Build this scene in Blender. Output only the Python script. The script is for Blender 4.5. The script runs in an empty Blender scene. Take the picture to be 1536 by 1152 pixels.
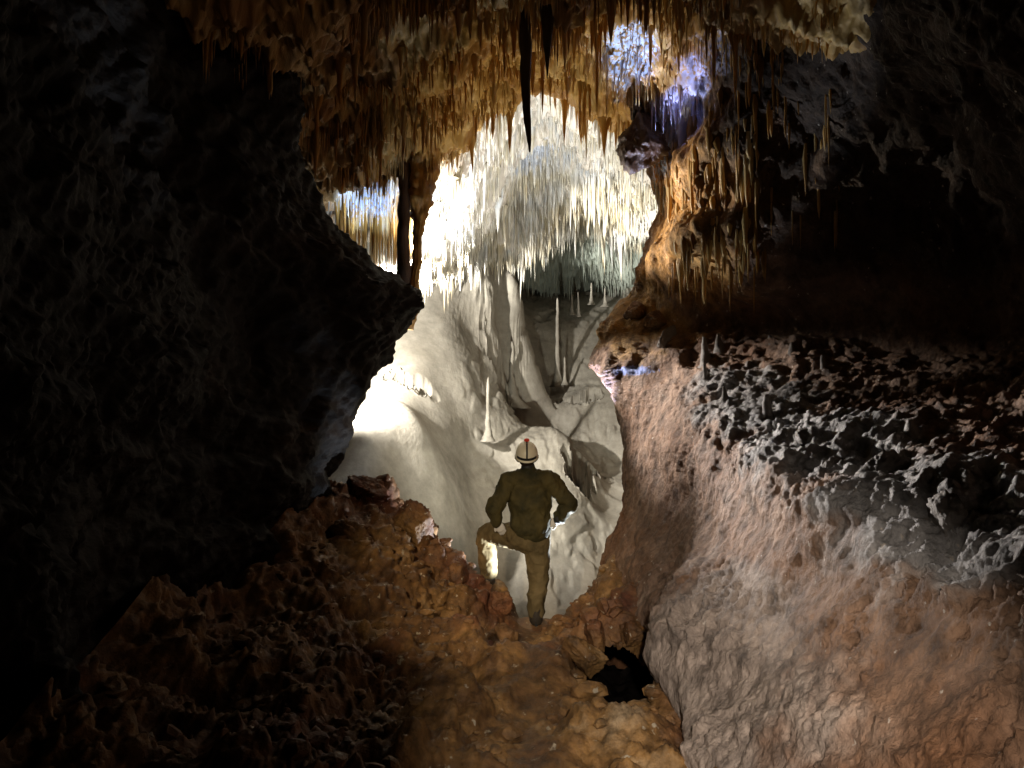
import bpy, bmesh, math, random
import numpy as np
from mathutils import Vector
from mathutils.bvhtree import BVHTree

random.seed(7)
RNG = np.random.default_rng(11)
R = math.radians
sc = bpy.context.scene
COL = sc.collection

# ------------------------------------------------------------------ camera
F = 1117.0            # focal length in photograph pixels
CZ = 2.3              # camera height above the caver's ledge
cam_d = bpy.data.cameras.new('camera')
cam_d.sensor_fit = 'HORIZONTAL'
cam_d.sensor_width = 36.0
cam_d.lens = 36.0 * F / 1536.0
cam_d.clip_start = 0.05
cam_d.clip_end = 200.0
cam = bpy.data.objects.new('camera', cam_d)
cam.location = (0, 0, CZ)
cam.rotation_euler = (R(90), 0, 0)
COL.objects.link(cam)
sc.camera = cam

def W(px, py, Y):
    """point seen at photograph pixel (px, py) at distance Y"""
    return ((px - 768) / F * Y, Y, CZ - (py - 576) / F * Y)

# ------------------------------------------------------------------ world (no daylight reaches the cave)
w = bpy.data.worlds.new('World')
sc.world = w
w.use_nodes = True
w.node_tree.nodes['Background'].inputs[0].default_value = (0.5, 0.45, 0.4, 1)
w.node_tree.nodes['Background'].inputs[1].default_value = 0.0

# ------------------------------------------------------------------ lamps of the cave, and added fill spots
def lamp(name, typ, loc, power, colour, radius=0.05, target=None, cone=None, blend=0.6):
    d = bpy.data.lights.new(name, typ)
    d.energy = power
    d.color = colour
    d.shadow_soft_size = radius
    if typ == 'SPOT':
        d.spot_size = R(cone)
        d.spot_blend = blend
    o = bpy.data.objects.new(name, d)
    o.location = loc
    if target is not None:
        v = Vector(target) - Vector(loc)
        o.rotation_euler = v.to_track_quat('-Z', 'Y').to_euler()
    COL.objects.link(o)
    return o

# small lamp on the chamber floor, hidden behind the standing caver (rims him and the rock lip)
lamp('floor_lamp', 'SPOT', (0.25, 7.40, 0.38), 260, (0.80, 0.89, 1.0), 0.02, target=(-0.2, 7.5, 0.72), cone=84, blend=0.6)
lamp('rim_lamp', 'SPOT', (0.31, 7.55, 0.35), 420, (0.80, 0.89, 1.0), 0.03, target=(0.55, 7.25, 1.12), cone=28, blend=0.5)
lamp('bank_rim_lamp', 'SPOT', (0.82, 7.75, 0.18), 420, (0.80, 0.89, 1.0), 0.03, target=(0.45, 7.25, 0.92), cone=36, blend=0.6)
# cool accent lamps on the patches painted with blue-white light
lamp('accent_lamp', 'SPOT', (0.3, 8.3, 0.1), 1800, (0.50, 0.66, 1.0), 0.03, target=W(943, 78, 7.0), cone=11, blend=0.7)
lamp('accent_lamp', 'SPOT', (0.3, 8.4, 0.1), 2600, (0.52, 0.60, 1.0), 0.03, target=W(1025, 158, 7.1), cone=13, blend=0.7)
lamp('accent_lamp', 'SPOT', (-1.7, 8.35, 3.75), 130, (0.50, 0.68, 1.0), 0.03, target=(-1.72, 9.1, 4.65), cone=60, blend=0.7)
# flood lamp beside it, aimed up the mound
lamp('mound_flood', 'SPOT', (0.24, 8.3, 0.05), 580, (1.0, 0.96, 0.82), 0.04, target=(0.6, 15.0, 6.5), cone=120, blend=1.0)
# uplight on the white roof of the chamber
lamp('chamber_uplight', 'SPOT', (0.24, 8.4, 0.05), 1500, (0.97, 0.97, 0.95), 0.04, target=(0.5, 11.4, 6.4), cone=40, blend=0.8)
# uplight beside it, on the near roof
lamp('roof_uplight', 'SPOT', (0.22, 8.35, 0.10), 600, (1.0, 0.82, 0.50), 0.04, target=(0.6, 7.6, 5.4), cone=46, blend=1.0)
# strong lamp behind the left wall, on the clay bank
lamp('bank_lamp', 'SPOT', (-2.65, 9.5, 2.85), 1700, (1.0, 0.95, 0.87), 0.06, target=(-1.2, 12.0, 2.4), cone=115, blend=0.5)
# lamp aimed at the curtain of straws
lamp('curtain_lamp', 'SPOT', (-2.3, 10.2, 3.3), 5200, (1.0, 0.97, 0.90), 0.05, target=(0.9, 14.3, 5.9), cone=50, blend=0.8)
# lamp behind the amber column, close under the roof
lamp('roof_lamp', 'SPOT', (-1.05, 9.2, 3.75), 420, (0.93, 0.96, 1.0), 0.03, target=(-0.55, 9.9, 5.4), cone=125, blend=0.6)
# added spot behind the left pillars, brightening the stalactites and the prow of the right wall
lamp('rib_fill', 'SPOT', (-1.5, 9.3, 3.7), 1300, (1.0, 0.88, 0.70), 0.05, target=(1.4, 7.4, 3.95), cone=23, blend=0.9)
# lamp behind the left shoulder, across the passage onto the ledge of the right wall
lamp('ledge_lamp', 'SPOT', (-1.6, 9.0, 3.0), 2600, (1.0, 0.94, 0.90), 0.08, target=(1.75, 4.4, 1.85), cone=24, blend=1.0)
lamp('ledge_lamp', 'SPOT', (-1.6, 9.0, 3.6), 1500, (1.0, 0.92, 0.86), 0.06, target=(1.45, 6.9, 2.1), cone=26, blend=0.9)  # second added spot, brightens the far part of the ledge
# added unseen fill spots beside the camera, right for the wall, left for the caver
lamp('right_fill', 'SPOT', (0.25, 0.2, 2.5), 600, (1.0, 0.89, 0.78), 0.04,
     target=(0.98, 3.7, 0.55), cone=46, blend=1.0)
lamp('left_fill', 'SPOT', (-0.9, 0.2, 3.0), 1250, (1.0, 0.80, 0.56), 0.05,
     target=(0.02, 7.0, 0.7), cone=24, blend=1.0)

sc.view_settings.view_transform = 'Standard'
sc.view_settings.look = 'None'
sc.view_settings.exposure = 0.0
sc.view_settings.gamma = 1.0
sc.view_settings.use_curve_mapping = False
sc.render.engine = 'CYCLES'
sc.cycles.use_denoising = True
sc.cycles.max_bounces = 5
sc.cycles.diffuse_bounces = 1
sc.cycles.glossy_bounces = 2
sc.cycles.transmission_bounces = 3
sc.cycles.caustics_reflective = False
sc.cycles.caustics_refractive = False
sc.cycles.sample_clamp_indirect = 6.0

# ------------------------------------------------------------------ helpers
_PERM = np.random.default_rng(5).permutation(256).astype(np.int32)
_PERM = np.concatenate([_PERM, _PERM])
_G3 = np.random.default_rng(6).normal(size=(256, 3)).astype(np.float32)
_G3 /= np.linalg.norm(_G3, axis=1, keepdims=True)

def perlin(p):
    p = np.asarray(p, np.float32)
    i = np.floor(p).astype(np.int32)
    f = p - i
    u = f * f * f * (f * (f * 6 - 15) + 10)
    out = 0
    res = {}
    for dx in (0, 1):
        a = _PERM[(i[:, 0] + dx) & 255]
        for dy in (0, 1):
            b = _PERM[a + ((i[:, 1] + dy) & 255)]
            for dz in (0, 1):
                h = _PERM[b + ((i[:, 2] + dz) & 255)]
                g = _G3[h]
                res[dx, dy, dz] = g[:, 0] * (f[:, 0] - dx) + g[:, 1] * (f[:, 1] - dy) + g[:, 2] * (f[:, 2] - dz)
    def L(a, b, t): return a + (b - a) * t
    x00 = L(res[0, 0, 0], res[1, 0, 0], u[:, 0]); x10 = L(res[0, 1, 0], res[1, 1, 0], u[:, 0])
    x01 = L(res[0, 0, 1], res[1, 0, 1], u[:, 0]); x11 = L(res[0, 1, 1], res[1, 1, 1], u[:, 0])
    return 1.4 * L(L(x00, x10, u[:, 1]), L(x01, x11, u[:, 1]), u[:, 2])

def fbm(p, freq, octv, gain=0.5, lac=2.03, mode='fbm', off=0.0):
    p = np.asarray(p, np.float32)
    s = np.zeros(len(p), np.float32); a = 1.0; fr = freq
    for k in range(octv):
        n = perlin(p * np.float32(fr) + np.float32(off + 17.3 * k))
        if mode == 'ridge': n = 1 - 2 * np.abs(n)
        elif mode == 'billow': n = 2 * np.abs(n) - 0.6
        s += a * n
        a *= gain; fr *= lac
    return s

def sstep(a, b, x):
    t = np.clip((x - a) / (b - a), 0, 1)
    return t * t * (3 - 2 * t)

class TPS:
    """thin plate spline through scattered points: value(u, v)"""
    def __init__(self, uv, val, smooth=0.002):
        uv = np.asarray(uv, float); val = np.asarray(val, float)
        n = len(uv); self.uv = uv
        d = np.linalg.norm(uv[:, None] - uv[None], axis=2)
        A = np.zeros((n + 3, n + 3))
        A[:n, :n] = self.k(d) + smooth * np.eye(n)
        A[:n, n] = 1; A[:n, n + 1:] = uv
        A[n, :n] = 1; A[n + 1:, :n] = uv.T
        self.w = np.linalg.solve(A, np.concatenate([val, [0, 0, 0]]))
    @staticmethod
    def k(d):
        return np.where(d > 1e-9, d * d * np.log(np.maximum(d, 1e-9)), 0)
    def __call__(self, u, v):
        sh = np.shape(u); q = np.stack([np.ravel(u), np.ravel(v)], 1)
        out = np.empty(len(q))
        for s in range(0, len(q), 60000):
            d = np.linalg.norm(q[s:s + 60000, None] - self.uv[None], axis=2)
            n = len(self.uv)
            out[s:s + 60000] = self.k(d) @ self.w[:n] + self.w[n] + q[s:s + 60000] @ self.w[n + 1:]
        return out.reshape(sh)

def grid_mesh(name, P, flip=False, keep=None):
    """P: (n, m, 3) array -> mesh of quads, smooth shaded"""
    n, m = P.shape[:2]
    me = bpy.data.meshes.new(name)
    idx = np.arange(n * m).reshape(n, m)
    q = np.stack([idx[:-1, :-1], idx[1:, :-1], idx[1:, 1:], idx[:-1, 1:]], -1).reshape(-1, 4)
    if flip: q = q[:, ::-1]
    if keep is not None: q = q[keep[:-1, :-1].ravel()]
    return fill_mesh(me, P.reshape(-1, 3), q)

def fill_mesh(me, V, Q, smooth=True):
    k = Q.shape[1]
    me.vertices.add(len(V)); me.vertices.foreach_set('co', np.ascontiguousarray(V, np.float32).ravel())
    me.loops.add(Q.size); me.loops.foreach_set('vertex_index', np.ascontiguousarray(Q, np.int32).ravel())
    me.polygons.add(len(Q))
    me.polygons.foreach_set('loop_start', np.arange(0, Q.size, k, dtype=np.int32))
    me.polygons.foreach_set('loop_total', np.full(len(Q), k, np.int32))
    me.polygons.foreach_set('use_smooth', np.full(len(Q), smooth, bool))
    me.update(calc_edges=True)
    return me

def grid_normals(P):
    du = np.gradient(P, axis=0); dv = np.gradient(P, axis=1)
    n = np.cross(du, dv)
    return n / np.maximum(np.linalg.norm(n, axis=2, keepdims=True), 1e-9)

def link(name, me, mat=None, parent=None, loc=(0, 0, 0)):
    o = bpy.data.objects.new(name, me)
    COL.objects.link(o)
    o.location = loc
    if mat is not None:
        me.materials.clear(); me.materials.append(mat)
    if parent is not None: o.parent = parent
    return o

def tag(o, label=None, cat=None, group=None, kind=None):
    if label: o['label'] = label
    if cat: o['category'] = cat
    if group: o['group'] = group
    if kind: o['kind'] = kind
    return o

# ------------------------------------------------------------------ materials
def rock_mat(name, stops, scale=1.0, rough=0.6, bump=0.4, bscale=30, spots=None, spot_scale=12, spot_cut=0.62,
             stretch=(1, 1, 1), transl=None, spec=0.4, stain=None, bdist=0.02, zone=None, patches=(), mottle=None):
    m = bpy.data.materials.new(name); m.use_nodes = True
    nt = m.node_tree; N = nt.nodes; L = nt.links
    b = N['Principled BSDF']
    geo = N.new('ShaderNodeNewGeometry')
    mp = N.new('ShaderNodeMapping'); mp.inputs['Scale'].default_value = stretch
    L.new(geo.outputs['Position'], mp.inputs['Vector'])
    n1 = N.new('ShaderNodeTexNoise'); n1.inputs['Scale'].default_value = scale
    n1.inputs['Detail'].default_value = 8; n1.inputs['Roughness'].default_value = 0.62
    n1.inputs['Distortion'].default_value = 0.4
    L.new(mp.outputs[0], n1.inputs['Vector'])
    cr = N.new('ShaderNodeValToRGB')
    el = cr.color_ramp.elements
    while len(el) < len(stops): el.new(0.5)
    for e, (p, c) in zip(el, stops):
        e.position = p; e.color = (*c, 1)
    L.new(n1.outputs['Fac'], cr.inputs[0])
    col = cr.outputs[0]
    if stain is not None:       # broad mineral staining, (colour, scale, low, high)
        ns = N.new('ShaderNodeTexNoise'); ns.inputs['Scale'].default_value = stain[1]; ns.inputs['Detail'].default_value = 5
        L.new(geo.outputs['Position'], ns.inputs['Vector'])
        mr = N.new('ShaderNodeMapRange'); mr.inputs[1].default_value = stain[2]; mr.inputs[2].default_value = stain[3]
        L.new(ns.outputs['Fac'], mr.inputs[0])
        mx = N.new('ShaderNodeMix'); mx.data_type = 'RGBA'
        L.new(mr.outputs[0], mx.inputs[0]); L.new(col, mx.inputs[6]); mx.inputs[7].default_value = (*stain[0], 1)
        col = mx.outputs[2]
    if zone is not None:        # the inner chamber is coated in white calcite, (colour, from Y, to Y)
        sx = N.new('ShaderNodeSeparateXYZ'); L.new(geo.outputs['Position'], sx.inputs[0])
        nz = N.new('ShaderNodeMath'); nz.operation = 'MULTIPLY_ADD'; nz.inputs[1].default_value = 3.0
        L.new(n1.outputs['Fac'], nz.inputs[0]); L.new(sx.outputs['Y'], nz.inputs[2])
        mr = N.new('ShaderNodeMapRange'); mr.inputs[1].default_value = zone[1] + 1.5; mr.inputs[2].default_value = zone[2] + 1.5
        mr.inputs[4].default_value = 0.75
        L.new(nz.outputs[0], mr.inputs[0])
        mx = N.new('ShaderNodeMix'); mx.data_type = 'RGBA'
        L.new(mr.outputs[0], mx.inputs[0]); L.new(col, mx.inputs[6]); mx.inputs[7].default_value = (*zone[0], 1)
        col = mx.outputs[2]
    for (c, sz, pc, amt) in patches:     # patches with an uneven outline, mineral tints and painted light and shade: centre, half sizes, colour, strength
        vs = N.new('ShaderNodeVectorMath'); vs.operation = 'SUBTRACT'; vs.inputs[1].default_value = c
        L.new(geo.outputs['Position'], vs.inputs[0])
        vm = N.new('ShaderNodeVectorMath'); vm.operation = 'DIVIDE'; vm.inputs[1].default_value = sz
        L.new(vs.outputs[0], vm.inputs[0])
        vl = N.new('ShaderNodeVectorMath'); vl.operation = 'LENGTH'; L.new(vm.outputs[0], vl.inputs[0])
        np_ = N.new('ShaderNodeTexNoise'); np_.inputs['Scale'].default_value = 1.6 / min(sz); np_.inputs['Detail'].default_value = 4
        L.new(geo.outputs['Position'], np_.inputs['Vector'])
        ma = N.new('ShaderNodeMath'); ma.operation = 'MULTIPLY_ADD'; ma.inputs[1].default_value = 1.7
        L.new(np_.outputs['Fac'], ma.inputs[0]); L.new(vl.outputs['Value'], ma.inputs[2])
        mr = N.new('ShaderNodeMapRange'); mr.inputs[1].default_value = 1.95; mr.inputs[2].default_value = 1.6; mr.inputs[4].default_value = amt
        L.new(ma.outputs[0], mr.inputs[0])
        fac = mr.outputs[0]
        if pc in (BLUE, VIOLET):      # painted cool light broken up by dark gaps
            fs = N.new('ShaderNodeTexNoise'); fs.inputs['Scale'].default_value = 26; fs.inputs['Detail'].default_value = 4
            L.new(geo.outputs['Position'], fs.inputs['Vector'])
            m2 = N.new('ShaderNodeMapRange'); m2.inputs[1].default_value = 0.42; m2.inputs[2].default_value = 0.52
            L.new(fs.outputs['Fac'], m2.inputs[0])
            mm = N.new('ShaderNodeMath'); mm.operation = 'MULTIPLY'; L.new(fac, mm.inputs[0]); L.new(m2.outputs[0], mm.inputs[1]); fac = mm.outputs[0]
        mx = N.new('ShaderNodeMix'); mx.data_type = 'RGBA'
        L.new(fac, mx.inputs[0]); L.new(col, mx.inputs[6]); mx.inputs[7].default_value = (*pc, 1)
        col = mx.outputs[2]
    if spots is not None:       # pale calcite crust in small specks
        v = N.new('ShaderNodeTexNoise'); v.inputs['Scale'].default_value = spot_scale; v.inputs['Detail'].default_value = 3
        L.new(mp.outputs[0], v.inputs['Vector'])
        mr = N.new('ShaderNodeMapRange'); mr.inputs[1].default_value = spot_cut; mr.inputs[2].default_value = spot_cut + 0.05
        L.new(v.outputs['Fac'], mr.inputs[0])
        mx = N.new('ShaderNodeMix'); mx.data_type = 'RGBA'
        L.new(mr.outputs[0], mx.inputs[0]); L.new(col, mx.inputs[6]); mx.inputs[7].default_value = (*spots, 1)
        col = mx.outputs[2]
    if mottle:
        nm = N.new('ShaderNodeTexNoise'); nm.inputs['Scale'].default_value = mottle[0]; nm.inputs['Detail'].default_value = 9; nm.inputs['Roughness'].default_value = 0.7
        L.new(mp.outputs[0], nm.inputs['Vector'])
        mr = N.new('ShaderNodeMapRange'); mr.inputs[1].default_value = 0.34; mr.inputs[2].default_value = 0.66
        mr.inputs[3].default_value = mottle[1]; mr.inputs[4].default_value = mottle[2]
        L.new(nm.outputs['Fac'], mr.inputs[0])
        mx = N.new('ShaderNodeVectorMath'); mx.operation = 'SCALE'
        L.new(col, mx.inputs[0]); L.new(mr.outputs[0], mx.inputs['Scale']); col = mx.outputs[0]
    L.new(col, b.inputs['Base Color'])
    b.inputs['Roughness'].default_value = rough
    b.inputs['Specular IOR Level'].default_value = spec
    nb = N.new('ShaderNodeTexNoise'); nb.inputs['Scale'].default_value = bscale
    nb.inputs['Detail'].default_value = 10; nb.inputs['Roughness'].default_value = 0.65
    L.new(mp.outputs[0], nb.inputs['Vector'])
    bp = N.new('ShaderNodeBump'); bp.inputs['Strength'].default_value = bump; bp.inputs['Distance'].default_value = bdist
    L.new(nb.outputs['Fac'], bp.inputs['Height'])
    L.new(bp.outputs[0], b.inputs['Normal'])
    if transl is not None:
        t = N.new('ShaderNodeBsdfTranslucent'); t.inputs[0].default_value = (*transl[0], 1)
        ms = N.new('ShaderNodeMixShader'); ms.inputs[0].default_value = transl[1]
        L.new(b.outputs[0], ms.inputs[1]); L.new(t.outputs[0], ms.inputs[2])
        L.new(ms.outputs[0], N['Material Output'].inputs['Surface'])
    return m

M = {}
BLUE = (0.62, 0.72, 0.95); VIOLET = (0.42, 0.42, 0.62); TEAL = (0.36, 0.42, 0.36); AMBER = (0.55, 0.28, 0.07); GREY = (0.40, 0.385, 0.37)
COOL_LIGHT = [(W(556, 288, 8.9), (.36, .6, .36), BLUE, 1.0), (W(943, 80, 7.0), (.24, .5, .36), BLUE, 1.0), (W(1080, 115, 6.8), (.42, .8, .22), VIOLET, 1.0),
         (W(1012, 182, 7.2), (.36, .7, .24), (.5, .52, .78), 1.0), (W(985, 243, 7.6), (.14, .5, .24), BLUE, 1.0), (W(945, 284, 7.9), (.26, .5, .10), (.75, .68, .78), 1.0)]  # blue-white lamp light painted into the rock and straw colours
TEALS = [(W(850, 400, 18.0), (2.6, 2.4, 1.2), TEAL, 0.9), (W(785, 235, 12.5), (.7, .5, .3), (.55, .62, .74), .8)]
WALLP = [(W(1045, 330, 7.2), (.75, 1.2, 1.0), AMBER, 0.85), (W(960, 480, 7.9), (.5, .6, .45), (0.48, 0.29, 0.10), .9), (W(1120, 560, 5.6), (.55, 1.1, .45), GREY, .9), (W(1230, 640, 4.5), (.5, .9, .4), GREY, .9),
         (W(1400, 750, 3.2), (.5, .8, .4), GREY, .9), ((2.6, 4.2, 3.95), (2.2, 2.6, 1.5), (0.05, 0.033, 0.024), .95), (W(1090, 1010, 3.9), (.6, 1.1, .6), (0.41, 0.335, 0.28), .85), (W(950, 556, 7.6), (.2, .35, .05), (.4, .5, .95), 1.0)]  # near-black upper patch paints in shade; last blue patch paints a lamp glint
M['floor'] = rock_mat('ochre_clay_rock', [(0.25, (0.05, 0.024, 0.010)), (0.42, (0.15, 0.075, 0.026)), (0.56, (0.26, 0.14, 0.045)), (0.75, (0.36, 0.26, 0.15))],
                      scale=2.2, rough=0.62, bump=0.6, bscale=38, spots=(0.5, 0.42, 0.3), spot_scale=16, spot_cut=0.66, stain=((0.14, 0.05, 0.025), 0.9, 0.5, 0.68), mottle=(12, 0.4, 1.4))
M['right'] = rock_mat('mauve_brown_rock', [(0.25, (0.11, 0.055, 0.03)), (0.45, (0.26, 0.155, 0.095)), (0.6, (0.35, 0.235, 0.165)), (0.8, (0.50, 0.41, 0.33))],
                      scale=1.8, rough=0.62, bump=1.0, bscale=26, spots=(0.62, 0.54, 0.46), spot_scale=24, spot_cut=0.69, stretch=(1, 1, 0.7),
                      stain=((0.19, 0.085, 0.036), 0.7, 0.48, 0.66), patches=WALLP + COOL_LIGHT, bdist=0.035, spec=0.3, mottle=(9, 0.4, 1.4))
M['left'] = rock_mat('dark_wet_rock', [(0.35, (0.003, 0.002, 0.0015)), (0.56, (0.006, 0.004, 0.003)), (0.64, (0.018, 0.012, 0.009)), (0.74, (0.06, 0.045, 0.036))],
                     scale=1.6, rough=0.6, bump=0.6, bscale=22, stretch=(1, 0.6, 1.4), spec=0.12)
M['ceil'] = rock_mat('ochre_flowstone', [(0.25, (0.13, 0.05, 0.012)), (0.42, (0.33, 0.165, 0.04)), (0.58, (0.52, 0.34, 0.12)), (0.75, (0.66, 0.54, 0.34))],
                     scale=1.7, rough=0.5, bump=0.5, bscale=26, stretch=(1.6, 1.6, 0.5), zone=((0.70, 0.68, 0.62), 8.6, 9.8), patches=COOL_LIGHT + TEALS)
M['chamber'] = rock_mat('pale_grey_clay', [(0.3, (0.23, 0.21, 0.17)), (0.5, (0.33, 0.305, 0.255)), (0.7, (0.41, 0.38, 0.32))],
                        scale=0.8, rough=0.75, bump=0.35, bscale=9, spec=0.2, bdist=0.04, mottle=(5, 0.8, 1.15))
M['straw'] = rock_mat('amber_calcite', [(0.28, (0.33, 0.14, 0.025)), (0.45, (0.58, 0.33, 0.08)), (0.58, (0.74, 0.56, 0.26)), (0.74, (0.82, 0.76, 0.6))],
                      scale=1.5, rough=0.4, bump=0.2, bscale=40, stretch=(1.5, 1.5, 0.6), transl=((0.8, 0.38, 0.06), 0.25), patches=COOL_LIGHT)
M['white_straw'] = rock_mat('white_calcite', [(0.3, (0.62, 0.5, 0.28)), (0.45, (0.78, 0.72, 0.56)), (0.6, (0.82, 0.82, 0.78)), (0.75, (0.76, 0.82, 0.88))],
                            scale=1.2, rough=0.45, bump=0.2, bscale=30, transl=((0.8, 0.7, 0.5), 0.25), patches=TEALS)
M['amber'] = rock_mat('amber_flowstone', [(0.3, (0.16, 0.06, 0.015)), (0.45, (0.38, 0.19, 0.045)), (0.58, (0.55, 0.34, 0.12)), (0.72, (0.7, 0.55, 0.3))],
                      scale=3, rough=0.4, bump=0.6, bscale=24, stretch=(2, 2, 0.4), transl=((0.8, 0.4, 0.08), 0.08), mottle=(8, 0.5, 1.3))
M['dark_stal'] = rock_mat('dark_brown_stalactite', [(0.3, (0.03, 0.017, 0.01)), (0.6, (0.085, 0.045, 0.025)), (0.8, (0.13, 0.08, 0.045))],
                          scale=4, rough=0.5, bump=0.5, bscale=30, stretch=(2, 2, 0.4))
M['grey_stal'] = rock_mat('pale_stalagmite', [(0.3, (0.4, 0.35, 0.27)), (0.5, (0.52, 0.48, 0.4)), (0.7, (0.6, 0.57, 0.5))], scale=2, rough=0.6, bump=0.4, bscale=20)
M['blue_lit'] = rock_mat('blue_white_lamp_tint', [(0.3, (0.3, 0.33, 0.45)), (0.5, (0.6, 0.66, 0.82)), (0.7, (0.82, 0.86, 0.95))],
                      scale=9, rough=0.3, bump=0.8, bscale=30, spec=0.6)  # unused; blue-white lamp light as a base colour

# ------------------------------------------------------------------ the cave shell
def geom(a, b, n):      # n values from a to b, spaced evenly in the logarithm
    return np.exp(np.linspace(np.log(a), np.log(b), n))

# ---- floor of the near passage: height over (X, Y)
fl = [W(790, 940, 7.2), W(790, 1000, 5.8), W(800, 1080, 4.3), W(800, 1150, 3.6), (0.1, 2.2, 0.72), (0.0, 0.6, 0.95),
      W(720, 885, 7.2), W(650, 805, 7.25), W(600, 748, 7.4), W(550, 728, 7.5), W(500, 740, 7.2),
      W(600, 900, 5.6), W(500, 850, 5.6), W(705, 955, 5.25), W(705, 1080, 3.85), W(600, 1000, 4.3), W(500, 1000, 4.1), W(400, 880, 5.0), W(350, 960, 4.2), W(250, 1060, 3.2), (-0.3, 7.62, 0.24),
      W(500, 1130, 3.1), W(660, 1150, 3.15), W(350, 1120, 2.9), (-1.4, 1.0, 1.3), (-2.3, 3, 1.7), (-2.3, 6, 1.7),
      W(880, 888, 7.1), W(910, 858, 7.1), W(860, 965, 6.0), W(905, 925, 5.6), W(865, 1010, 4.6), W(880, 1100, 3.8), W(950, 1130, 3.6),
      W(930, 890, 6.3), (1.4, 5.0, 0.5), (1.4, 3.0, 0.5), (1.6, 7.0, 0.9), (1.2, 1.0, 0.8),
      (0.1, 7.8, -0.45), (-1.3, 8.1, 0.35), (1.2, 7.9, 0.0), (0, 8.8, -2.0), (-2, 8.9, -1.0), (2, 8.8, -1.6)]
fl = np.array(fl)
T_floor = TPS(fl[:, :2], fl[:, 2], 0.001)
Yg = geom(0.9, 8.8, 500); Xs = np.linspace(-1, 1, 420)
XX = (Xs[None, :] * (0.55 + 0.42 * Yg[:, None] ** 0.8)).clip(-2.3, 2.0) + 0.0
XX = Xs[None, :] * np.minimum(0.9 + 0.28 * Yg, 2.3)[:, None]
YY = np.repeat(Yg[:, None], len(Xs), 1)
ZZ = T_floor(XX, YY)
pit = np.hypot((XX - 0.72) / 0.36, (YY - 4.95) / 0.72)
pit = pit + 0.22 * fbm(np.stack([XX, YY, XX * 0], -1).reshape(-1, 3), 2.2, 2).reshape(XX.shape)
P = np.stack([XX, YY, ZZ], -1)
n = grid_normals(P); n *= np.sign(n[..., 2:3])
q = P.reshape(-1, 3)
wq = q + 0.06 * np.stack([fbm(q, 2.5, 2, off=1), fbm(q, 2.5, 2, off=2), fbm(q, 2.5, 2, off=3)], 1)
d = 0.17 * fbm(wq, 1.9, 3, 0.5) + 0.036 * fbm(wq, 5.5, 4, 0.58, mode='billow', off=3) + 0.014 * fbm(wq, 16, 3, 0.65, off=5)
d *= 1 + 0.25 * sstep(0.0, -0.5, q[:, 0])
gully = np.exp(-((q[:, 0] - 0.12) / 0.16) ** 2)          # the trodden strip is smoother
d *= (1 - 0.6 * gully)
P = P + n * d.reshape(XX.shape)[..., None]
P[..., 2] -= 0.22 * (1 - sstep(0.76, 1.0, pit))
for fx, fy, fz in ((0.235, 7.32, -0.035), (-0.235, 7.63, 0.262), (0.84, 7.82, 0.02)):        # trodden ground under the boots, last a dip cut to hide the rim lamp
    wgt = 1 - sstep(0.14, 0.34, np.hypot(XX - fx, (YY - fy) * 0.8))
    P[..., 2] = P[..., 2] * (1 - wgt) + fz * wgt
fsc = np.where(pit < 0.8, 0.8 / np.maximum(pit, 0.3), 1.0)
P[..., 0] = 0.72 + (P[..., 0] - 0.72) * fsc; P[..., 1] = 4.95 + (P[..., 1] - 4.95) * fsc
pk = pit > 0.8
keepq = np.zeros(pit.shape, bool); keepq[:-1, :-1] = pk[:-1, :-1] | pk[1:, :-1] | pk[:-1, 1:] | pk[1:, 1:]
o_floor = link('passage_floor', grid_mesh('passage_floor', P, keep=keepq), M['floor'])
bmh = bmesh.new(); bmesh.ops.create_icosphere(bmh, subdivisions=5, radius=1.0)
meh = bpy.data.meshes.new('hollow'); bmh.to_mesh(meh); bmh.free()
co = np.empty(len(meh.vertices) * 3, np.float32); meh.vertices.foreach_get('co', co); co = co.reshape(-1, 3)
co = co * (1 + 0.2 * fbm(co, 1.6, 4))[:, None] * np.array([0.9, 1.9, 1.3], np.float32) + np.array([0.75, 5.6, -1.1], np.float32)
meh.vertices.foreach_set('co', co.ravel()); meh.update()
bmh = bmesh.new(); bmh.from_mesh(meh)                     # open upwards
bmesh.ops.delete(bmh, geom=[v for v in bmh.verts if v.co.z > -0.25], context='VERTS')
bmh.to_mesh(meh); bmh.free()
HOLLOW = meh
M['hollow_shade'] = rock_mat('painted_hollow_shade', [(0.3, (0.006, 0.005, 0.004)), (0.7, (0.014, 0.010, 0.008))], scale=3, rough=0.7, spec=0.1)  # near-black colour stands in for the shade inside the hole
link('hollow', HOLLOW, M['hollow_shade'], o_floor)
FL_P = P.copy(); FL_LY = np.log(Yg); FL_Y = Yg
def floor_z(x, y):
    i = int(np.clip((math.log(y) - FL_LY[0]) / (FL_LY[1] - FL_LY[0]), 0, len(FL_LY) - 2))
    j = int(np.argmin(np.abs(FL_P[i, :, 0] - x)))
    return float(FL_P[i, j, 2])
tag(o_floor, 'ochre clay and broken rock sloping down to the notch where the caver stands', None, None, 'structure')

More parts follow.
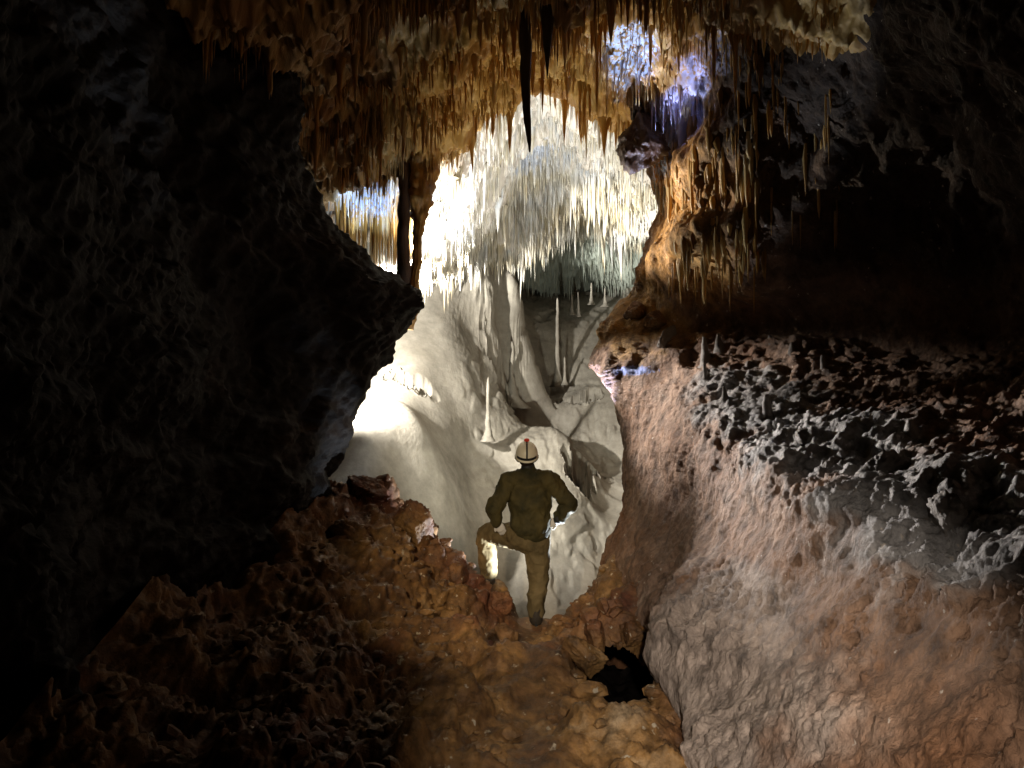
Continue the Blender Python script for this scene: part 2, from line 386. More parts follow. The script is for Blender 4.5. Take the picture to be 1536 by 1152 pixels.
# ---- floor of the lit chamber: height over (X, Y)
cf = [W(760, 935, 10.2), W(860, 930, 10.3), W(690, 880, 10.3), W(620, 760, 9.9),
      W(800, 850, 10.9), W(800, 780, 11.5), W(800, 720, 12.1), W(800, 650, 12.9), W(760, 597, 13.6), W(820, 640, 13.1), W(868, 672, 12.7), W(864, 722, 12.0),
      W(840, 800, 11.2), W(740, 680, 12.4), W(740, 740, 11.9), W(720, 800, 11.2), W(705, 690, 12.0),
      W(900, 760, 12.2), W(900, 820, 11.4), W(900, 880, 10.8), W(945, 760, 12.2),
      (0.78, 13.9, 1.1), (0.2, 14.4, 1.7), (1.55, 13.3, 0.75), (1.5, 12.5, 0.5), (1.75, 14.0, 1.3),
      W(930, 640, 14.2), W(870, 590, 15), W(800, 577, 15.4), W(840, 500, 16.8), W(900, 500, 16.8), W(840, 452, 18.3), W(920, 452, 18.3), W(785, 455, 17.5),
      W(706, 590, 12.6), W(715, 480, 13.7), W(735, 400, 14.1), W(772, 420, 14.6), W(772, 500, 14.6), W(760, 560, 14.4),
      W(655, 690, 10.5), W(600, 712, 9.9), W(600, 600, 11.2), W(650, 600, 11.8), W(620, 520, 12.4), W(690, 500, 13.2), W(660, 420, 13.5),
      W(700, 400, 13.9), W(560, 660, 9.8),
      (-3.2, 9.0, 0.0), (-3.5, 10.5, 0.3), (-3.6, 12, 1.2), (-3.5, 14, 3.2), (-6, 9, 0.4), (-6, 12, 1.6), (-5, 16, 4.5),
      (0.1, 9.2, -1.5), (-1.3, 9.0, -0.3), (1.6, 9.2, -1.3), (3.2, 9.0, -0.6), (3.5, 11, 0.0), (3.6, 13, 1.0), (3.6, 16, 3.2), (5, 19, 5.0), (0, 20.5, 5.6), (-4, 20, 6), (3, 20.5, 5.8), (0, 7.6, -1.8), (-2.5, 7.8, -0.6), (2.5, 7.8, -1.2)]
cf = np.array(cf)
T_ch = TPS(cf[:, :2], cf[:, 2], 0.002)
Yg = geom(7.6, 20.5, 400); Xg = np.concatenate([np.linspace(-6, -2.2, 30)[:-1], np.linspace(-2.2, 2.6, 350), np.linspace(2.6, 5, 20)[1:]])
XX, YY = np.meshgrid(Xg, Yg); ZZ = T_ch(XX, YY)
def trench(pts, width, depth):
    """a narrow gully along a line on the chamber floor"""
    global ZZ
    jit = 0.16 * fbm(np.stack([XX, YY, XX * 0], -1).reshape(-1, 3), 4.0, 3).reshape(XX.shape)
    best = np.full(XX.shape, 1e9); tt = np.zeros(XX.shape)
    pts = [np.array(W(*p))[:2] for p in pts]
    for k, (a, b) in enumerate(zip(pts[:-1], pts[1:])):
        v = b - a; t = np.clip(((XX - a[0]) * v[0] + (YY - a[1]) * v[1]) / (v @ v), 0, 1)
        dd = np.hypot(XX - a[0] - t * v[0], YY - a[1] - t * v[1])
        tt = np.where(dd < best, (k + t) / (len(pts) - 1), tt); best = np.minimum(best, dd)
    taper = np.clip(np.sin(np.pi * np.clip(tt, 0.03, 0.97)) * 2.2, 0, 1)
    ZZ = ZZ - depth * taper * (1 - sstep(0.5, 1.0, (best + jit) / width))
trench([(742, 597, 13.75), (770, 600, 13.75), (800, 612, 13.65), (826, 640, 13.4), (850, 655, 13.2), (880, 668, 13.0), (874, 690, 12.7), (868, 725, 12.2)], 0.24, 1.6)
trench([(762, 512, 15.3), (785, 515, 15.3), (805, 524, 15.2), (828, 540, 15.1)], 0.3, 1.0)
trench([(850, 568, 15.0), (870, 575, 15.0), (892, 578, 15.0)], 0.16, 0.5)
trench([(590, 560, 11.9), (620, 567, 11.8), (650, 575, 11.9)], 0.10, 0.2)
P = np.stack([XX, YY, ZZ], -1); n = grid_normals(P); n *= np.sign(n[..., 2:3])
q = P.reshape(-1, 3)
lump = sstep(0.0, 0.5, fbm(q, 0.5, 2, off=9))
d = 0.08 * fbm(q, 0.7, 2) + 0.012 * fbm(q, 3.2, 4, 0.6, off=2) * (0.15 + lump) * sstep(-1.6, -0.2, q[:, 0]) + 0.010 * fbm(q, 9, 3, 0.6, mode='ridge', off=4) * lump
crack = fbm(q * np.array([1, 0.8, 1], np.float32), 1.3, 3, mode='ridge', off=5)
d -= 0.04 * sstep(0.95, 1.35, crack) * sstep(-1.2, -0.2, q[:, 0])
P = P + n * d.reshape(XX.shape)[..., None]
o_ch = link('chamber_floor', grid_mesh('chamber_floor', P), M['chamber'])
tag(o_ch, 'smooth pale clay bank and mound rising to the back of the lit chamber', None, None, 'structure')

# ---- right wall: X over (Y, Z)
rw_prof = {
    8.0: [(-.5, .7), (.5, 1.0), (1.3, 1.22), (2.0, 1.08), (2.5, .84), (2.8, .95), (3.1, 1.2), (3.5, 1.35), (4.0, 1.5), (4.7, 1.45), (5.4, 1.6), (6.2, 1.8)],
    7.3: [(-.5, 1.5), (.15, 1.1), (.54, .95), (1.3, 1.2), (2.0, 1.32), (2.4, 1.42), (2.65, 1.7), (2.85, 2.0), (3.3, 1.72), (4, 1.68), (4.7, 1.68), (5.4, 1.8)],
    6.6: [(-.5, 1.8), (.1, 1.5), (.5, 1.0), (1.0, 1.2), (1.5, 1.36), (2.1, 1.52), (2.4, 1.9), (2.58, 2.35), (2.8, 2.6), (3.2, 1.95), (3.6, 1.62), (4.4, 1.62), (5.2, 1.7), (6, 1.8)],
    5.6: [(-.5, 1.7), (.2, 1.45), (.45, 1.0), (.8, 1.12), (1.3, 1.4), (1.9, 1.6), (2.1, 1.95), (2.22, 2.5), (2.35, 3.0), (2.8, 3.3), (3.6, 3.0), (4.4, 2.4), (5.2, 2.0)],
    4.5: [(-.5, 1.8), (.1, 1.6), (.4, 1.0), (.56, .86), (.76, .86), (1.1, 1.25), (1.5, 1.5), (1.85, 1.66), (1.99, 2.05), (2.07, 2.6), (2.2, 3.1), (2.7, 3.4), (3.5, 3.1), (4.4, 2.4), (5.2, 2.0), (6, 1.9)],
    3.6: [(-.3, 1.5), (.15, 1.15), (.4, .8), (.66, 1.0), (1.0, 1.25), (1.4, 1.5), (1.72, 1.63), (1.85, 2.0), (1.92, 2.5), (2.05, 2.9), (2.6, 3.1), (3.4, 2.9), (4.2, 2.4), (5.2, 2.1)],
    2.7: [(-.1, .9), (.5, .95), (.8, 1.15), (1.1, 1.38), (1.35, 1.52), (1.56, 1.62), (1.68, 1.95), (1.76, 2.35), (1.95, 2.6), (2.6, 2.8), (3.5, 2.7), (4.5, 2.4), (6, 2.2)],
    1.8: [(0, .8), (.6, 1.1), (1.0, 1.35), (1.38, 1.5), (1.52, 1.8), (1.65, 2.1), (2.4, 2.3), (3.5, 2.3), (4.5, 2.2)],
    1.1: [(0, .9), (1.0, 1.4), (1.4, 1.6), (1.6, 2.0), (2.4, 2.2), (3.5, 2.3), (6, 2.2)],
    9.3: [(-.4, 2.4), (1.0, 2.6), (2.5, 2.4), (4.0, 2.3), (5.5, 2.4)], 11: [(-.5, 3.3), (1, 3.3), (3, 3.3), (6, 3.3)], 14: [(0, 3.8), (3, 3.8), (6.5, 3.8)], 19: [(4, 4), (7, 4)]}
rw = [(x, y, z) for y, pr in rw_prof.items() for z, x in pr]
rw = np.array(rw)
sY = lambda y: 3.2 * np.log(y)
T_rw = TPS(np.stack([sY(rw[:, 1]), rw[:, 2]], 1), rw[:, 0], 0.003)
Yg = np.concatenate([geom(1.6, 9.4, 640)[:-1], geom(9.4, 19, 30)]); Zg = np.concatenate([np.linspace(-0.6, 0.2, 24)[:-1], np.linspace(0.2, 1.5, 190)[:-1], np.linspace(1.5, 2.9, 300)[:-1], np.linspace(2.9, 6.4, 150)])
YY, ZZ = np.meshgrid(Yg, Zg); XX = T_rw(sY(YY), ZZ)
P = np.stack([XX, YY, ZZ], -1); n = grid_normals(P); n *= -np.sign(n[..., 0:1])
q = P.reshape(-1, 3); nz = n.reshape(-1, 3)[:, 2]
# the broken ledge carries jagged blocks, the wall under it is smoother and fluted
ledge = sstep(0.45, 0.8, nz)
A = lambda *a: np.array(a, np.float32)
mask = sstep(-0.3, 0.5, fbm(q, 1.1, 2, off=12))
warp = q + 0.05 * np.stack([fbm(q, 3, 2, off=1), fbm(q, 3, 2, off=2), fbm(q, 3, 2, off=3)], 1)
d = 0.07 * fbm(q, 1.2, 3) + 0.026 * fbm(warp * A(1, 1, 0.6), 6, 3, 0.6, off=4)
d += (0.4 + mask) * (0.013 * fbm(warp * A(1, 1, 0.8), 11, 3, 0.6, off=8) + 0.006 * fbm(q, 38, 2, 0.6, off=3))
d -= 0.06 * sstep(0.55, 0.9, fbm(warp * A(1, 1, 0.5), 3.6, 2, off=15))          # solution pits
d += ledge * (0.05 * fbm(warp, 4.2, 4, 0.62, mode='ridge', off=6) + 0.008 * fbm(q, 16, 3, 0.6, mode='billow', off=1))
up = sstep(2.9, 3.4, q[:, 2])
d += up * (0.07 * fbm(warp * A(1, 1, 0.25), 3.4, 4, 0.62, off=7) + 0.08 * fbm(q, 1.7, 3, off=3))
P = P + n * d.reshape(XX.shape)[..., None]
RW_X = P[..., 0]; RW_Y = Yg; RW_Z = Zg
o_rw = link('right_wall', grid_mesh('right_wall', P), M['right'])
tag(o_rw, 'mauve brown right wall with a broken ledge of grey rubble', None, None, 'structure')

# ---- left wall: X over (Y, Z)
lw = [W(626, 470, 8.2), W(612, 486, 8.0), W(572, 560, 7.8), W(525, 640, 7.6), W(496, 710, 7.6), W(445, 790, 7.2), W(560, 405, 7.9), W(500, 362, 7.5),
      W(485, 330, 7.0), W(470, 250, 6.6), W(480, 120, 6.4), W(470, 20, 6.2),
      (-2.9, 8.2, 4.1), (-2.8, 8.0, 4.6), (-2.6, 7.9, 5.4), (-2.5, 7.5, 4.3),
      W(400, 500, 5.5), W(300, 500, 4.2), W(200, 500, 3.2), W(50, 500, 2.4), W(380, 700, 5.2), W(170, 700, 3.2), W(350, 850, 4.8), W(130, 900, 3.3), W(150, 1100, 2.7),
      W(0, 1000, 2.4), W(-120, 1150, 2.0), W(300, 250, 4.6), W(350, 50, 5), W(100, 200, 3), (-1.5, 1.0, 2.4), (-1.4, 1.0, 1.2), (-1.7, 1, 4), (-2.1, 4, 0), (-2.2, 7, 0), (-1.9, 2, 0), (-1.8, 4, 6), (-1.7, 7, 6), (-1.8, 2, 5.5),
      (-3.1, 9.2, 0.5), (-3.2, 9.2, 2), (-3.2, 9.2, 3.4), (-3.6, 9.4, 5), (-3.5, 9.4, 6.4), (-4.8, 11, 1), (-4.8, 11, 4), (-4.6, 11, 6.5), (-5, 15, 3), (-5, 15, 6.5), (-5, 19, 5), (-5, 19, 7), (-5, 15, 0)]
lw = np.array(lw)
T_lw = TPS(np.stack([sY(lw[:, 1]), lw[:, 2]], 1), lw[:, 0], 0.003)
Yg = np.concatenate([geom(1.0, 9.4, 400)[:-1], geom(9.4, 19, 40)]); Zg = np.linspace(-0.6, 6.6, 380)
YY, ZZ = np.meshgrid(Yg, Zg); XX = T_lw(sY(YY), ZZ)
P = np.stack([XX, YY, ZZ], -1); n = grid_normals(P); n *= np.sign(n[..., 0:1])
q = P.reshape(-1, 3)
qs = np.stack([q[:, 0], q[:, 1] * 0.8 + q[:, 2] * 0.6, (q[:, 2] * 0.8 - q[:, 1] * 0.6) * 2.2], 1)
st = (q[:, 2] * 0.85 + q[:, 1] * 0.22) * 2.3 + 0.55 * fbm(q, 0.8, 3, off=5) + 0.12 * fbm(q, 5, 2, off=6)      # dipping beds
fr = st - np.floor(st)
bed = np.where(fr < 0.8, fr / 0.8, (1 - fr) / 0.2)
amp = 0.4 + 0.6 * sstep(-0.4, 0.4, fbm(q, 0.7, 2, off=22))
d = -0.12 + 0.09 * fbm(q, 0.9, 3) + 0.11 * bed * amp + 0.05 * fbm(qs, 2.6, 4, 0.6, off=3) + 0.018 * fbm(q, 15, 3, 0.65, mode='billow') * amp
P = P + n * d.reshape(XX.shape)[..., None]
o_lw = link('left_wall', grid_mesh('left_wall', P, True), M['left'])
tag(o_lw, 'dark wet left wall bulging towards the lit chamber', None, None, 'structure')

# ---- ceiling: height over (X, Y)
cl = [W(790, 0, 6.0), (0, 3, 4.9), (0, 1, 4.4), (-1.6, 1.5, 4.3), (1.8, 1.5, 4.4), (2.2, 3.5, 4.8), (-1.9, 3.2, 4.6), W(600, 0, 5.5), W(600, 150, 7.2), W(655, 205, 8.1), W(700, 190, 8.3),
      W(738, 135, 8.3), W(800, 125, 8.3), W(880, 140, 8.3), W(945, 200, 8.3), W(930, 50, 7.0), W(1100, 50, 6.2), W(1050, 150, 7.2), W(480, 100, 6.3), W(350, 0, 5.0), W(1200, 50, 5.6),
      (-0.3, 9.3, 6.25), (0.3, 9.3, 6.4), (0.9, 9.3, 6.2), (1.7, 9.3, 5.6), (-0.75, 9.4, 5.25), (-1.4, 8.3, 4.75), (-2.0, 8.0, 4.7),
      W(760, 180, 11), W(850, 180, 11), W(780, 232, 12.5), W(900, 235, 12.5), W(760, 275, 13.6), W(850, 285, 14), W(925, 300, 14), W(800, 345, 16), W(900, 352, 16.5), W(850, 400, 18), W(850, 442, 19.2), W(790, 400, 17.2), W(930, 420, 18.5),
      W(705, 300, 10.6), W(690, 370, 11.8), W(735, 375, 13.9), W(768, 375, 14.4), W(745, 340, 13.0), W(600, 300, 9.5), W(550, 260, 9.3), (-2.3, 9.2, 4.4), (-2.2, 11, 4.2), (-2.2, 13, 4.6), (-4, 9, 4.2), (-4.5, 12, 4.2), (-4.5, 16, 5.0),
      (3.2, 9.5, 5.2), (3.4, 12, 5.6), (3.4, 16, 5.4), (4.5, 19.5, 4.5), (-3, 19.5, 4.6), (0.2, 19.6, 4.4), (3, 20.4, 4.2)]
cl = np.array(cl)
T_cl = TPS(cl[:, :2], cl[:, 2], 0.003)
Yg = geom(2.5, 20.5, 540); Xg = np.concatenate([np.linspace(-5, -2.6, 20)[:-1], np.linspace(-2.6, 2.8, 430), np.linspace(2.8, 4.8, 20)[1:]])
XX, YY = np.meshgrid(Xg, Yg); ZZ = T_cl(XX, YY)
P = np.stack([XX, YY, ZZ], -1)
q = P.reshape(-1, 3)
q2 = np.stack([q[:, 0], q[:, 1] * 0.8, q[:, 0] * 0], 1)
big = fbm(q2, 0.9, 3, off=2)
d = 0.34 * big + 0.10 * fbm(q2, 2.3, 2, off=21) + 0.10 * np.maximum(fbm(q2, 4.0, 3, 0.6, mode='ridge', off=4), -0.4) + 0.07 * np.maximum(fbm(q2, 13, 2, 0.6, off=7), 0) + 0.02 * fbm(q, 30, 2)
P[..., 2] -= d.reshape(XX.shape)
o_cl = link('ceiling', grid_mesh('ceiling', P, True), M['ceil'])
tag(o_cl, 'ochre cave roof bristling with thin stalactites', None, None, 'structure')
CEIL_P = P; CEIL_X = Xg; CEIL_LY = np.log(Yg)
def ceil_z(x, y):
    x = np.asarray(x, float); y = np.asarray(y, float)
    i = np.clip(((np.log(y) - CEIL_LY[0]) / (CEIL_LY[1] - CEIL_LY[0])).astype(int), 0, len(CEIL_LY) - 2)
    j = np.clip(np.searchsorted(CEIL_X, x) - 1, 0, len(CEIL_X) - 2)
    tx = (x - CEIL_X[j]) / (CEIL_X[j + 1] - CEIL_X[j])
    ty = (np.log(y) - CEIL_LY[i]) / (CEIL_LY[1] - CEIL_LY[0])
    z = P[..., 2]
    return (z[i, j] * (1 - tx) + z[i, j + 1] * tx) * (1 - ty) + (z[i + 1, j] * (1 - tx) + z[i + 1, j + 1] * tx) * ty

# ------------------------------------------------------------------ stalactites on the roof
def cone_batch(X, Y, Z, length, radius, sides=4, seed=0, overlap=0.06):
    """hanging tapered spikes, all in one vertex array"""
    rg = np.random.default_rng(seed)
    nN = len(X)
    tt = np.array([0.0, 0.3, 0.75, 1.0]); rr = np.array([1.5, 0.62, 0.32, 0.0])
    ang = np.linspace(0, 2 * np.pi, sides, endpoint=False)
    lean = rg.normal(0, 0.012, (nN, 2)); wob = rg.normal(0, 0.2, (nN, 4)).clip(-.5, .5); kink = rg.normal(0, 0.35, (nN, 2))
    V = []
    for k in range(3):
        r = radius * rr[k] * (1 + wob[:, k])
        zz = Z + overlap - (length + overlap) * tt[k]
        kx = (kink * radius[:, None] * (k == 1))
        ring = np.stack([kx[:, :1] + X[:, None] + lean[:, :1] * length[:, None] * tt[k] + r[:, None] * np.cos(ang), Y[:, None] + lean[:, 1:] * length[:, None] * tt[k] + r[:, None] * np.sin(ang),
                         np.repeat(zz[:, None], sides, 1)], -1)
        V.append(ring)
    tip = np.stack([X + lean[:, 0] * length, Y + lean[:, 1] * length, Z - length], -1)[:, None]
    V = np.concatenate(V + [tip], 1)
    per = 3 * sides + 1
    base = (np.arange(nN) * per)[:, None, None]
    tris = []
    for k in range(2):
        for s in range(sides):
            a = k * sides + s; b = k * sides + (s + 1) % sides
            tris += [(a, a + sides, b), (b, a + sides, b + sides)]
    for s in range(sides):
        tris.append((2 * sides + s, 3 * sides, 2 * sides + (s + 1) % sides))
    Q = base + np.array(tris)[None]
    return V.reshape(-1, 3), Q.reshape(-1, 3)

def scatter(n, x0, x1, y0, y1, lmin, lmax, r0, r1, cl_freq=2.5, thr=-0.1, seed=0, power=2.0):
    rg = np.random.default_rng(seed)
    X = rg.uniform(x0, x1, n); Y = rg.uniform(y0, y1, n)
    c = fbm(np.stack([X, Y, X * 0], 1), cl_freq, 2, off=seed)
    keep = c > thr
    X, Y, c = X[keep], Y[keep], c[keep]
    u = rg.uniform(0, 1, len(X)) ** power
    ln = lmin + (lmax - lmin) * u * np.clip(0.5 + c, 0.25, 1.4)
    rd = r0 + (r1 - r0) * rg.uniform(0, 1, len(X)) ** 2
    rd = np.minimum(rd, ln * 0.14) + 0.001
    return X, Y, ceil_z(X, Y), ln, rd

def cat(lst): return [np.concatenate(a) for a in zip(*lst)]
near = cat([scatter(9000, -2.0, 2.2, 4.8, 8.6, 0.03, 0.42, 0.006, 0.026, seed=1, thr=0.0, cl_freq=1.7, power=3.2),
            scatter(240, -2.0, 2.1, 5.2, 8.6, 0.15, 0.75, 0.016, 0.045, seed=31, thr=-0.1, cl_freq=1.7)])
alcove = scatter(150, -2.15, -1.25, 8.9, 9.6, 0.45, 1.0, 0.016, 0.034, seed=8, thr=-2, power=1.0)
mid = cat([scatter(4600, -2.4, 2.2, 8.6, 12.6, 0.06, 0.5, 0.008, 0.026, seed=2, thr=-0.1, power=2.8),
           scatter(160, -1.2, 2.0, 8.8, 12.6, 0.3, 0.9, 0.02, 0.05, seed=32, thr=-0.6)])
far = cat([scatter(8200, -1.2, 2.8, 12.6, 19.5, 0.06, 0.75, 0.010, 0.032, seed=3, thr=-0.3, power=2.8),
           scatter(700, -0.6, 2.4, 13.0, 15.2, 0.2, 0.85, 0.014, 0.034, seed=33, thr=-0.4),
           scatter(90, -0.6, 2.4, 12.8, 15.8, 0.5, 1.2, 0.035, 0.07, seed=35, thr=-0.6)])
near = cat([near, alcove])
PROTO = {}
for key in ('straw', 'white_straw', 'amber', 'chamber'):
    for k in range(3):
        V, Q = cone_batch(np.zeros(1), np.zeros(1), np.zeros(1), np.ones(1), np.ones(1), sides=9, seed=50 + k, overlap=0.1)
        me = fill_mesh(bpy.data.meshes.new('stalactite'), V, Q)
        me.materials.append(M[key]); PROTO[key, k] = me
for key in ('straw', 'white_straw', 'amber'):
    for k in range(3):
        me = PROTO[key, k].copy(); nv = len(me.vertices); co = np.empty(nv * 3, np.float32); me.vertices.foreach_get('co', co); co = co.reshape(-1, 3)
        co[:9, :2] *= 0.25; me.vertices.foreach_set('co', co.ravel()); me.update()
        PROTO[key + '_drip', k] = me
def hang(parent, x, y, z, ln, rd, key, k):
    o = bpy.data.objects.new('stalactite', PROTO[key, k % 3]); COL.objects.link(o)
    o.location = (x, y, z); o.scale = (rd, rd, ln); o.rotation_euler = (0, 0, k * 1.7); o.parent = parent
    return o
# the biggest of the near and middle ones are parts of their own
allx = cat([near, mid]); isnear = np.arange(len(allx[0])) < len(near[0])
score = (allx[3] * allx[4]) / allx[1] ** 2
order = np.argsort(-score); top = order[:290]
rest = np.ones(len(order), bool); rest[top] = False
for k, i in enumerate(top):
    hang(o_cl, allx[0][i], allx[1][i], allx[2][i], allx[3][i], allx[4][i] * 1.25, 'straw' if isnear[i] else 'white_straw', k)
def straws(name, arr, mat, seed):
    V, Q = cone_batch(*arr, seed=seed)
    o = link(name, fill_mesh(bpy.data.meshes.new(name), V, Q), mat, o_cl)
    tag(o, None, None, None, 'stuff')
straws('soda_straws', [a[rest & isnear] for a in allx], M['straw'], 4)
straws('white_soda_straws', cat([[a[rest & ~isnear] for a in allx], far]), M['white_straw'], 5)

# drips and draperies down the right wall, each found on the wall's own surface
def march(px, py, y0=1.7, y1=9.3):
    """first point of the right wall along the line of sight"""
    Ys = np.arange(y0, y1, 0.015)
    X, Y, Z = (px - 768) / F * Ys, Ys, CZ - (py - 576) / F * Ys
    i = np.clip(np.searchsorted(RW_Z, Z) - 1, 0, len(RW_Z) - 2); j = np.clip(np.searchsorted(RW_Y, Y) - 1, 0, len(RW_Y) - 2)
    hit = np.nonzero((X > RW_X[i, j]) & (Z < 6.3) & (Z > -0.5))[0]
    if len(hit) == 0: return None
    h = hit[0]
    return X[h], Y[h], Z[h]
rg = np.random.default_rng(77)
cnt = 0
for (x0, x1, y0, y1, n_, l0, l1, r0, r1, keys) in [
        (925, 1000, 170, 330, 50, .12, .4, .010, .03, ('straw', 'white_straw')),
        (1000, 1140, 170, 330, 100, .12, .5, .012, .044, ('straw', 'amber', 'straw')),
        (1000, 1150, 320, 420, 80, .12, .45, .010, .036, ('amber', 'straw')),
        (1140, 1260, 120, 330, 24, .1, .5, .010, .024, ('amber', 'straw')),
        (1000, 1180, 20, 160, 36, .15, .5, .010, .03, ('straw', 'amber'))]:
    for k in range(n_):
        h = march(rg.uniform(x0, x1), rg.uniform(y0, y1))
        if h is None: continue
        u = rg.uniform() ** 1.6; rd = r0 + (r1 - r0) * rg.uniform() ** 2
        hang(o_rw, h[0] - rd * 0.15, h[1] - rd * 0.1, h[2], l0 + (l1 - l0) * u, rd * 1.3, keys[k % len(keys)] + '_drip', k)
# ------------------------------------------------------------------ single dripstones
def spire(name, base, tip, r0, r1, mat, label, cat, group=None, sides=18, rings=34, bulge=0.12, freq=6.0, seed=0, waist=None, flute=0.0):
    """a tapered, uneven dripstone from base to tip (world points); parts: none"""
    base = np.array(base, float); tip = np.array(tip, float); ax = tip - base; ln = np.linalg.norm(ax); ax /= ln
    t = np.linspace(0, 1, rings); ang = np.linspace(0, 2 * np.pi, sides, endpoint=False)
    a = np.cross(ax, [0.3, 1, 0.1]); a /= np.linalg.norm(a); b = np.cross(ax, a)
    rad = r0 + (r1 - r0) * t ** 0.8
    if waist is not None:
        rad = np.interp(t, [w_[0] for w_ in waist], [w_[1] for w_ in waist])
    ctr = base[None] + ax[None] * (t * ln)[:, None]
    wob = np.stack([fbm(np.stack([t * ln * 2.2, t * 0 + seed, t * 0], 1), 1, 2), fbm(np.stack([t * ln * 2.2, t * 0 + seed + 40, t * 0], 1), 1, 2)], 1) * min(0.03, rad.mean() * 0.3)
    ctr = ctr + a[None] * wob[:, :1] + b[None] * wob[:, 1:]
    ctr[0] = base
    V = ctr[:, None] + rad[:, None, None] * (np.cos(ang)[None, :, None] * a + np.sin(ang)[None, :, None] * b)
    q = V.reshape(-1, 3)
    nn = (V - ctr[:, None]).reshape(-1, 3)
    fac = 1 + bulge * fbm(q + seed, freq, 3, 0.6)
    if flute: fac += flute * np.repeat(fbm(np.stack([np.cos(ang) * 2.2, np.sin(ang) * 2.2, ang * 0 + seed], 1), 1, 2)[None], rings, 0).ravel()
    V = (np.repeat(ctr[:, None], sides, 1).reshape(-1, 3) + nn * fac[:, None])
    idx = np.arange(rings * sides).reshape(rings, sides)
    nx = np.roll(idx, -1, 1)
    Q = np.stack([idx[:-1], nx[:-1], nx[1:], idx[1:]], -1).reshape(-1, 4)
    me = fill_mesh(bpy.data.meshes.new(name), V - base, Q)
    bm = bmesh.new(); bm.from_mesh(me)
    bm.verts.ensure_lookup_table()
    bm.faces.new([bm.verts[i] for i in idx[-1]]); bm.faces.new([bm.verts[i] for i in idx[0][::-1]])
    bmesh.ops.recalc_face_normals(bm, faces=bm.faces)
    bm.to_mesh(me); bm.free()
    for p in me.polygons: p.use_smooth = True
    o = link(name, me, mat, None, base)
    return tag(o, label, cat, group)

def px_r(pix, Y): return pix / F * Y

spire('stalactite', W(782, -90, 5.7), W(793, 228, 5.7), 0.055, 0.006, M['dark_stal'], 'long dark brown stalactite tapering down in front of the bright roof', 'stalactite', seed=1, waist=[(0, .045), (0.3, .05), (0.5, .05), (0.75, .034), (0.93, .02), (1, .006)], bulge=0.2)
spire('stalactite', W(819, -110, 5.5), W(821, 118, 5.5), 0.08, 0.005, M['dark_stal'], 'short black stalactite at the top edge right of the long one', 'stalactite', seed=2, waist=[(0, .08), (0.4, .07), (0.7, .035), (1, .004)], bulge=0.25)
spire('column', W(606, 245, 8.1), W(604, 458, 8.1), 0.06, 0.07, M['dark_stal'], 'dark column joining roof and shoulder of the left wall', 'column', seed=3, waist=[(0, .07), (0.3, .065), (0.7, .07), (0.9, .09), (1, .13)], bulge=0.25)
spire('column', W(640, 165, 8.25), W(616, 494, 8.1), 0.14, 0.07, M['amber'], 'amber flowstone column beside the dark one, narrow at its waist', 'column', seed=4, waist=[(0, .26), (0.15, .2), (0.3, .15), (0.42, .14), (0.5, .07), (0.62, .045), (0.76, .055), (0.88, .08), (1, .05)], bulge=0.4, flute=0.3, freq=9, rings=70, sides=36)
# chamber stalagmites
def chz(x, y): return float(T_ch(np.array([x]), np.array([y]))[0])
def stag(px, top, bot, Y, rtop, rbot, label, seed, mat='white_straw', group=None):
    bx, by, bz = W(px, bot, Y)
    spire('stalagmite', (bx, by, bz - 0.08), W(px, top, Y), rbot, rtop, M[mat], label, 'stalagmite', group, seed=seed, waist=[(0, rbot * 2.6), (0.07, rbot * 1.7), (0.18, rbot * 1.05), (0.5, rtop * 1.15), (0.8, rtop), (0.96, rtop * 0.75), (1, rtop * 0.3)], bulge=0.3, freq=9)
stag(732, 566, 655, 12.3, 0.028, 0.05, 'pale slender stalagmite standing on the mound left of the caver helmet', 11, 'chamber')
stag(768, 512, 606, 14.3, 0.03, 0.13, 'broad pale stalagmite rising behind the crest of the mound', 12, 'chamber')
stag(836, 447, 575, 15.6, 0.032, 0.055, 'tallest thin stalagmite on the back slope', 13, 'chamber')
stag(847, 535, 572, 15.5, 0.02, 0.035, 'small stalagmite close beside the tallest one', 14, 'chamber')
for k, (px, t_, b_) in enumerate([(858, 440, 468), (867, 438, 470), (887, 424, 452), (907, 432, 455)]):
    stag(px, t_, b_, 17.2, 0.02, 0.04, ['stump leftmost of the four small stalagmites at the back of the slope', 'second from left of the four small stalagmites at the back', 'third from left of the four small stalagmites at the back', 'rightmost small stalagmite at the back beside the right wall'][k], 20 + k, 'chamber', 'small stalagmites at the back of the chamber')
# ------------------------------------------------------------------ rocks and small stalagmites
def lump(name, c, size, mat, label, cat, group=None, seed=0, amp=0.25, freq=1.6, spiky=0.0, sub=5, rot=(0, 0, 0)):
    bm = bmesh.new(); bmesh.ops.create_icosphere(bm, subdivisions=sub, radius=1.0)
    me = bpy.data.meshes.new(name); bm.to_mesh(me); bm.free()
    n = len(me.vertices); co = np.empty(n * 3, np.float32); me.vertices.foreach_get('co', co); co = co.reshape(-1, 3)
    rgl = np.random.default_rng(seed + 900)
    r = np.full(n, 1.25, np.float32)
    for k in range(11):                                  # broken faces
        nn = rgl.normal(size=3); nn /= np.linalg.norm(nn); h = rgl.uniform(0.62, 0.98)
        dt = co @ nn.astype(np.float32)
        r = np.where(dt > 1e-3, np.minimum(r, h / np.maximum(dt, 1e-3)), r)
    co = co * r[:, None]
    co = co * (1 + amp * 0.35 * fbm(co + seed * 3.1, freq * 1.6, 4, 0.6) + (0.07 + spiky) * fbm(co + seed, 5.5, 3, 0.65, mode='billow'))[:, None]
    co = co * np.array(size, np.float32)
    me.vertices.foreach_set('co', co.ravel()); me.update()
    for p in me.polygons: p.use_smooth = True
    o = link(name, me, mat, None, c); o.rotation_euler = rot
    return tag(o, label, cat, group)

def onwall(px, py, dx=0.0):
    h = march(px, py)
    return (h[0] + dx, h[1], h[2])

